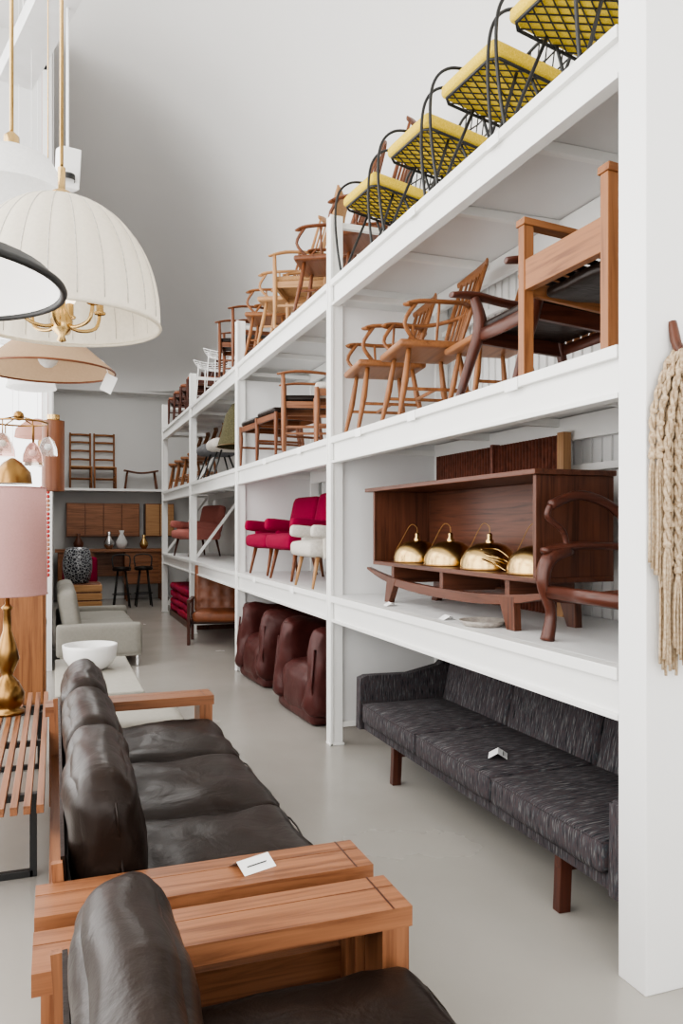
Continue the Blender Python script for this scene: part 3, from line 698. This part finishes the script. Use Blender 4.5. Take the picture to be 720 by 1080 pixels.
for z, r in ((0.72, 0.229), (1.36, 0.224)): b.tube([(r*math.cos(t*math.pi/20), r*math.sin(t*math.pi/20), z) for t in range(40)], 0.004, PINKSH, 6, True)
b.done((-0.27, 5.15, 0.42), bevel=0)
b = B('wooden_cabinet')
b.bx(-0.80, -0.07, 6.9, 7.35, 0.08, 1.06, OAK('z')); b.bx(-0.78, -0.09, 6.88, 6.9, 0.11, 1.03, OAK('z')); b.bx(-0.76, -0.11, 6.94, 7.3, 0, 0.08, BLACKM); b.bx(-0.44, -0.435, 6.875, 6.88, 0.11, 1.03, BLACKM)
b.done(bevel=0.003)
b = B('low_coffee_table')
b.bx(0.0, 0.60, 5.75, 7.35, 0.33, 0.38, BEIGEL); b.bx(0.03, 0.57, 5.78, 7.32, 0.10, 0.33, BEIGEL); b.bx(0.06, 0.54, 5.82, 7.28, 0, 0.10, BLACKM); b.done(bevel=0.01)
b = B('leather_ottoman'); b.cushion((0, 0, 0.27), (0.66, 0.56, 0.14), BEIGEL, r=0.04, puff=0.015, n=10); b.bx(-0.3, 0.3, -0.25, 0.25, 0.12, 0.24, BEIGEL)
for sx in (-1, 1):
    for sy in (-1, 1): b.tube([(sx*0.26, sy*0.2, 0.13), (sx*0.27, sy*0.21, 0)], 0.014, CHROME, 8)
b.done((0.45, 5.28, 0), bevel=0.01)
b = B('white_bowl_planter'); b.lathe([(0.001, 0), (0.11, 0), (0.16, 0.03), (0.205, 0.10), (0.215, 0.18), (0.215, 0.205), (0.195, 0.205), (0.19, 0.18), (0.15, 0.06), (0.001, 0.03)], (0, 0, 0), WHITE, 40); b.done((0.27, 6.75, 0.38), bevel=0)
b = B('grey_lounge_sofa'); GS = plain('warm_grey_upholstery', (0.25, 0.24, 0.21), 0.7, var=0.05, nscale=40)
b.bx(0.05, 0.90, 8.95, 11.0, 0.12, 0.28, GS)
for k in range(2): b.cushion((0.50, 9.53+0.97*k, 0.35), (0.78, 0.94, 0.15), GS, r=0.05, puff=0.02, n=10, wr=0.004); b.cushion((0.15, 9.53+0.97*k, 0.60), (0.20, 0.94, 0.50), GS, r=0.06, puff=0.02, n=10, wr=0.004, rot=(0, -0.16, 0))
for y in (9.0, 10.95): b.cushion((0.46, y, 0.31), (0.90, 0.12, 0.36), GS, r=0.04, n=10)
for y in (9.0, 10.95):
    for x in (0.1, 0.86): b.bx(x-0.02, x+0.02, y-0.02, y+0.02, 0, 0.14, CHROME)
b.done(bevel=0.01)
b = B('rattan_storage_tower')
for k in range(6): b.bx(0.10, 0.62, 11.5, 12.0, 0.06+0.115*k, 0.155+0.115*k, wood('rattan', (0.30, 0.14, 0.05), (0.5, 0.28, 0.12), 'x'))
b.bx(0.12, 0.60, 11.52, 11.98, 0, 0.745, CHEST('z')); b.done(bevel=0.006)
m, nt, bs = _new('black_white_glaze'); mp = _coords(nt, (1, 1, 1)); vv = nt.nodes.new('ShaderNodeTexVoronoi'); vv.feature = 'DISTANCE_TO_EDGE'; vv.inputs['Scale'].default_value = 26
nt.links.new(mp.outputs[0], vv.inputs['Vector']); r1 = _ramp(nt, [(0.04, (0.35, 0.36, 0.37)), (0.10, (0.02, 0.022, 0.03))]); nt.links.new(vv.outputs['Distance'], r1.inputs['Fac']); nt.links.new(r1.outputs['Color'], bs.inputs['Base Color']); bs.inputs['Roughness'].default_value = 0.25
b = B('patterned_ceramic_stool'); b.lathe([(0.001, 0), (0.14, 0), (0.17, 0.04), (0.20, 0.2), (0.20, 0.32), (0.17, 0.46), (0.14, 0.50), (0.001, 0.51)], (0, 0, 0), m, 32); b.done((0.30, 11.75, 0.746), bevel=0)

# ------------------------------------------------------------ far end of the shop
b = B('wall_ledge_shelf'); b.bx(-0.03, XR, 16.95, YF, 2.28, 2.33, WHITE); b.done(bevel=0.003)
def ladder(loc, rz=0):
    b = B('ladder_back_chair'); w = OAK('z')
    for sy in (-1, 1):
        b.tube([(-0.2, sy*0.21, 0), (-0.2, sy*0.21, 0.45)], 0.018, w, 8); b.tube([(0.18, sy*0.2, 0), (0.18, sy*0.2, 0.45), (0.24, sy*0.2, 1.18)], 0.018, w, 8)
        for z in (0.15, 0.3): b.tube([(-0.2, sy*0.21, z), (0.18, sy*0.2, z)], 0.011, w, 6)
    for x in (-0.2, 0.18):
        for z in (0.2, 0.42): b.tube([(x, -0.2, z), (x, 0.2, z)], 0.012, w, 6)
    for z in (0.62, 0.80, 0.98, 1.14): b.tube([(0.19+0.05*(z-0.45)/0.7, -0.2, z), (0.21+0.05*(z-0.45)/0.7, 0, z+0.01), (0.19+0.05*(z-0.45)/0.7, 0.2, z)], (0.008, 0.022), OAK('y'), 8)
    b.cushion((-0.01, 0, 0.445), (0.42, 0.42, 0.03), MAPLE('y'), r=0.014, n=6)
    return b.done(loc, rz, bevel=0)
ladder((0.50, 17.2, 2.33), math.pi/2); ladder((0.98, 17.2, 2.33), math.pi/2)
b = B('low_bench')
b.tube(crom([(-0.35, 0, 0.40), (0, 0, 0.35), (0.35, 0, 0.40)], 5), (0.16, 0.02), CHEST('x'), 10)
for sx in (-1, 1):
    for sy in (-1, 1): b.tube([(sx*0.28, sy*0.10, 0.37), (sx*0.33, sy*0.13, 0)], 0.014, CHEST('z'), 8)
b.done((1.72, 17.22, 2.33), bevel=0)
b = B('wall_cabinet')
for (xa, xb_) in ((0.22, 1.68), (1.80, 2.4)):
    b.bx(xa, xb_, 17.1, YF, 1.33, 2.03, CHEST('x'))
    n = 4 if xa < 1 else 2
    for k in range(n): w_ = (xb_-xa)/n; b.bx(xa+w_*k+0.01, xa+w_*(k+1)-0.01, 17.08, 17.1, 1.35, 2.01, TEAK('x') if (xa < 1) else MAPLE('x'))
b.done(bevel=0.003)
b = B('wood_sideboard')
b.bx(0.0, 2.2, 16.7, 17.3, 1.02, 1.08, TEAK('x')); b.bx(0.05, 0.75, 16.75, 17.3, 0.35, 1.02, TEAK('x')); b.bx(1.35, 2.15, 16.75, 17.3, 0.35, 1.02, TEAK('x')); b.bx(0.75, 1.35, 17.2, 17.25, 0.5, 1.02, TEAK('x'))
for k in range(3):
    for xa in (0.07, 1.37): b.bx(xa, xa+0.66, 16.735, 16.75, 0.37+0.22*k, 0.57+0.22*k, TEAK('x'))
for x in (0.1, 0.7, 1.4, 2.1): b.bx(x-0.02, x+0.02, 16.78, 16.82, 0, 0.35, CHEST('z')); b.bx(x-0.02, x+0.02, 17.2, 17.24, 0, 0.35, CHEST('z'))
b.done(bevel=0.003)
for (x, c, s) in ((0.45, WALN('z'), 1.0), (1.05, CHROME, 1.1), (1.30, WHITESH, 1.2), (1.75, BRASS, 0.9)):
    b = B('decorative_vase'); b.lathe([(0.001, 0), (0.05, 0), (0.09, 0.06), (0.10, 0.12), (0.06, 0.2), (0.03, 0.26), (0.045, 0.32), (0.035, 0.32), (0.02, 0.25)], (0, 0, 0), c, 20); b.done((x, 16.9, 1.08), bevel=0, sc=s)
def stool(loc):
    b = B('bar_stool')
    b.lathe([(0.001, 0.70), (0.17, 0.70), (0.18, 0.73), (0.17, 0.77), (0.001, 0.78)], (0, 0, 0), BLACKL, 20)
    for k in range(4):
        a = math.pi/4+k*math.pi/2; b.tube([(0.1*math.cos(a), 0.1*math.sin(a), 0.70), (0.21*math.cos(a), 0.21*math.sin(a), 0)], 0.013, BLACKM, 8)
    b.tube([(0.17*math.cos(t*math.pi/8), 0.17*math.sin(t*math.pi/8), 0.25) for t in range(16)], 0.009, BLACKM, 6, True)
    b.tube(crom([(-0.15, 0.08, 0.76), (-0.16, 0.14, 0.96), (0, 0.18, 1.0), (0.16, 0.14, 0.96), (0.15, 0.08, 0.76)], 4), 0.013, BLACKM, 8)
    return b.done(loc, bevel=0)
stool((1.20, 15.6, 0)); stool((1.62, 15.7, 0))
b = B('crimson_side_chair')
b.cushion((0, 0, 0.45), (0.6, 0.6, 0.2), GREYF, r=0.06, n=8); b.cushion((0, 0.25, 0.75), (0.6, 0.14, 0.5), MAG, r=0.06, n=8)
for sx in (-1, 1):
    for sy in (-1, 1): b.tube([(sx*0.25, sy*0.25, 0.38), (sx*0.28, sy*0.28, 0)], 0.018, CHEST('z'), 8)
b.done((0.42, 14.6, 0), bevel=0)

# ------------------------------------------------------------ hanging lamps
def rod(b, z, r=0.007, mat=BRASS, top=CEIL): 
    b.tube([(0, 0, z), (0, 0, top)], r, mat, 8); b.lathe([(0.001, top-0.05), (0.05, top-0.04), (0.055, top), (0.001, top)], (0, 0, 0), mat, 20)
b = B('pleated_dome_pendant'); r = 0.305; hgt = 0.38
pr = [(r*1.0, -0.02), (r*1.0, 0.0)]+[(r*math.cos(t)**0.9, hgt*math.sin(t)) for t in [math.pi/2*i/16*0.95 for i in range(1, 17)]]
b.lathe(pr, (0, 0, 0), CREAMSH, 240, 24, 0.02)
for k in range(24):
    a = 2*math.pi*(k+0.5)/24; b.tube([(rr_*1.004*math.cos(a), rr_*1.004*math.sin(a), zz_) for rr_, zz_ in pr[1:]], 0.0018, CREAMF, 4)
b.tube([(r*1.01*math.cos(t*math.pi/32), r*1.01*math.sin(t*math.pi/32), -0.02) for t in range(64)], 0.006, CREAMSH, 6, True)
for k in range(6):
    a = k*math.pi/3+0.3; c, s_ = math.cos(a), math.sin(a)
    b.tube(crom([(0, 0, -0.01), (0.05*c, 0.05*s_, -0.035), (0.11*c, 0.11*s_, -0.02), (0.125*c, 0.125*s_, 0.03)], 4), 0.006, BRASS, 8)
    b.lathe([(0.018, 0), (0.02, 0.005), (0.012, 0.01), (0.012, 0.05)], (0.125*c, 0.125*s_, 0.03), BRASS, 12)
    b.sphere((0.125*c, 0.125*s_, 0.10), 0.02, emit('warm_bulb', (1, 0.85, 0.65), 3.0), 10, 1.4)
b.lathe([(0.001, -0.08), (0.015, -0.075), (0.01, -0.06), (0.03, -0.04), (0.035, -0.01), (0.015, 0.03), (0.009, 0.08), (0.009, hgt)], (0, 0, 0), BRASS, 16)
b.lathe([(0.03, hgt-0.01), (0.03, hgt+0.02), (0.012, hgt+0.03), (0.012, hgt+0.10)], (0, 0, 0), BRASS, 16)
rod(b, hgt, 0.006, top=CEIL-2.22); b.done((0.02, 2.68, 2.22), bevel=0)
b = B('linen_cone_pendant')
b.lathe([(0.30, 0), (0.29, 0.015), (0.13, 0.15), (0.11, 0.18)], (0, 0, 0), TANSH, 48)
b.tube([(0.30*math.cos(t*math.pi/24), 0.30*math.sin(t*math.pi/24), 0) for t in range(48)], 0.005, CHEST('x'), 6, True)
b.sphere((0, 0, 0.06), 0.045, WHITESH, 14); b.lathe([(0.001, 0.10), (0.11, 0.18), (0.02, 0.19), (0.02, 0.22)], (0, 0, 0), BRASS, 24)
rod(b, 0.2, 0.003, top=CEIL-2.27); b.done((-0.03, 3.9, 2.27), bevel=0)
b = B('black_rim_pendant')
b.lathe([(0.30, 0), (0.27, 0.02), (0.16, 0.05), (0.05, 0.065), (0.001, 0.066)], (0, 0, 0), emit('lit_white_enamel', (1.0, 0.98, 0.95), 0.9), 48)
b.lathe([(0.305, 0.004), (0.28, 0.03), (0.17, 0.062), (0.05, 0.08), (0.001, 0.082)], (0, 0, 0.0), BLACKM, 48)
b.tube([(0.303*math.cos(t*math.pi/32), 0.303*math.sin(t*math.pi/32), 0) for t in range(64)], 0.008, BLACKM, 8, True)
b.lathe([(0.001, 0.03), (0.03, 0.04), (0.03, 0.066)], (0, 0, 0), BRASS, 16); rod(b, 0.08, mat=BLACKM, top=CEIL-2.05)
b.done((-0.285, 1.80, 2.05), bevel=0)
b = B('opal_dome_pendant')
b.lathe([(0.20, 0), (0.195, 0.06), (0.15, 0.13), (0.07, 0.17), (0.02, 0.18)], (0, 0, 0), WHITESH, 40); b.lathe([(0.03, 0.175), (0.03, 0.22), (0.01, 0.24)], (0, 0, 0), BRASS, 16)
rod(b, 0.2, 0.008, top=CEIL-2.86); b.done((-0.16, 3.35, 2.86), bevel=0)
b = B('veneer_cylinder_pendant'); b.lathe([(0.07, 0), (0.07, 0.46)], (0, 0, 0), CHEST('z'), 28); b.lathe([(0.072, 0.46), (0.001, 0.47)], (0, 0, 0), DBRASS, 28); b.lathe([(0.04, 0.50), (0.04, 0.47)], (0,0,0), BRASS, 16); b.sphere((0, 0, 0.1), 0.04, WHITESH, 12); rod(b, 0.46, 0.0012, WHITE, CEIL-1.78); b.done((-0.01, 5.5, 1.78), bevel=0)
b = B('glass_bell_chandelier')
b.tube([(0.16*math.cos(t*math.pi/12), 0.16*math.sin(t*math.pi/12), 0.16) for t in range(24)], 0.006, DBRASS, 6, True)
for k in range(6):
    a = k*math.pi/3; x, y = 0.16*math.cos(a), 0.16*math.sin(a); z = 0.02-0.05*(k % 2)
    b.tube([(0, 0, 0.20), (x, y, 0.16), (x, y, z+0.06)], 0.004, DBRASS, 6)
    b.lathe([(0.055, z-0.05), (0.052, z-0.01), (0.036, z+0.035), (0.015, z+0.06)], (x, y, 0), (CLEAR, SMOKE, ROSEG)[k % 3], 20); b.sphere((x, y, z), 0.02, WHITESH, 10)
b.sphere((0, 0, 0.2), 0.03, DBRASS, 12); rod(b, 0.2, 0.0012, WHITE, CEIL-2.0); b.done((-0.20, 5.0, 2.0), bevel=0)
b = B('rose_glass_pendant'); b.lathe([(0.16, 0), (0.15, 0.06), (0.08, 0.12), (0.02, 0.14)], (0, 0, 0), shade('rose_opal', (0.62, 0.36, 0.30), 0.5), 32); rod(b, 0.14, 0.0012, WHITE, CEIL-2.2); b.done((-0.12, 6.2, 2.20), bevel=0)
b = B('copper_bowl_pendant'); b.lathe([(0.13, 0), (0.12, 0.08), (0.06, 0.15), (0.015, 0.18)], (0, 0, 0), DBRASS, 32); b.lathe([(0.125, 0.001), (0.06, 0.10)], (0, 0, 0), WHITESH, 32); rod(b, 0.18, 0.0012, WHITE, CEIL-1.85); b.done((-0.28, 6.0, 1.85), bevel=0)
b = B('opal_cone_pendant'); b.lathe([(0.13, 0), (0.10, 0.10), (0.03, 0.17), (0.015, 0.22)], (0, 0, 0), WHITESH, 32); rod(b, 0.2, 0.0012, WHITE, CEIL-2.3); b.done((-0.12, 4.6, 2.30), bevel=0)
b = B('smoked_tube_pendant')
for k in range(3): b.lathe([(0.045, -0.12*k), (0.05, -0.12*k+0.10), (0.02, -0.12*k+0.115)], (0, 0, 0), (SMOKE, DBRASS, SMOKE)[k], 20)
rod(b, 0.1, 0.0012, WHITE, CEIL-2.3); b.done((-0.09, 7.2, 2.30), bevel=0)
b = B('red_bead_strand'); RED = plain('red_bead', (0.40, 0.035, 0.03), 0.3, bump=0); OR = plain('amber_bead', (0.4, 0.16, 0.09), 0.3, bump=0)
for k in range(2):
    z = 1.85; x = -0.045*k
    while z > 1.15+0.1*k:
        b.sphere((x, 0, z), 0.016, RED if (k+int(z*9)) % 3 else OR, 6); z -= 0.034
    b.tube([(x, 0, 1.15), (x, 0, CEIL)], 0.0012, RED, 4)
b.done((-0.05, 6.55, 0), bevel=0)
b = B('ceiling_track_beam'); TRK = plain('track_grey', (0.62, 0.62, 0.62), 0.5, bump=0)
b.beam((0.20, 3.45, 4.2), (-0.22, 5.02, 4.2), 0.19, 0.10, TRK)
for (x, y) in ((0.15, 3.64), (-0.17, 4.85)): b.tube([(x, y, 4.25), (x, y, CEIL)], 0.004, WHITE, 6)
b.done(bevel=0.004)
b = B('track_spotlight'); b.box((0, 0, 0), (0.10, 0.12, 0.19), WHITE, rot=(0.25, 0, 0.2)); b.lathe([(0.035, -0.03), (0.035, 0)], (0, -0.055, -0.05), BLACKM, 16); b.tube([(0, 0, 0.07), (0, 0, 0.82)], 0.007, WHITE, 8); b.done((0.06, 4.18, 3.34), bevel=0.006)
b = B('hanging_price_tag'); b.box((0, 0, 0), (0.055, 0.003, 0.085), PAPER, rot=(0, 0.4, 0.2)); b.tube([(0.0, 0, 0.04), (-0.02, 0, 0.10), (-0.18, 0.0, 0.18)], 0.0015, PAPER, 4); b.done((0.235, 3.82, 2.215), bevel=0)
b = B('shelf_price_labels')
for (y, L) in ((2.9, L2), (3.9, L2), (4.7, L2), (3.05, L3), (3.9, L3), (6.2, L1), (7.5, L1), (6.0, L2), (7.1, L2)):
    b.box((XS-0.008, y, L-0.03), (0.003, 0.10, 0.05), PAPER)
b.done(bevel=0)

# ------------------------------------------------------------ light
w = bpy.data.worlds.new('world'); scene.world = w; w.use_nodes = True; bg = w.node_tree.nodes['Background']
bg.inputs['Color'].default_value = (1.0, 0.985, 0.97, 1); bg.inputs['Strength'].default_value = 2.9
def area(name, loc, rot, sx, sy, e, col=(1, 1, 1)):
    l = bpy.data.lights.new(name, 'AREA'); l.shape = 'RECTANGLE'; l.size = sx; l.size_y = sy; l.energy = e; l.color = col
    o = bpy.data.objects.new(name, l); scene.collection.objects.link(o); o.location = loc; o.rotation_euler = rot
for i, y in enumerate((-0.9, 2.7, 6.6)): area('added_daylight_left', (-2.6, y, 3.4), (0, math.radians(-90), 0), 5.4, 3.2, 195, (1.0, 0.985, 0.955))  # added area lamps standing in for daylight from the unseen left side
area('added_daylight_front', (0.25, -3.2, 2.3), (math.radians(90), 0, 0), 4.0, 4.3, 95, (1.0, 0.98, 0.95))  # added area lamp lighting the room from behind the camera
area('added_far_fill', (0.9, 12.6, 4.9), (0, 0, 0), 0.8, 6.5, 110, (1, 0.98, 0.95))  # added fill lamp brightening the far end, no fixture modelled
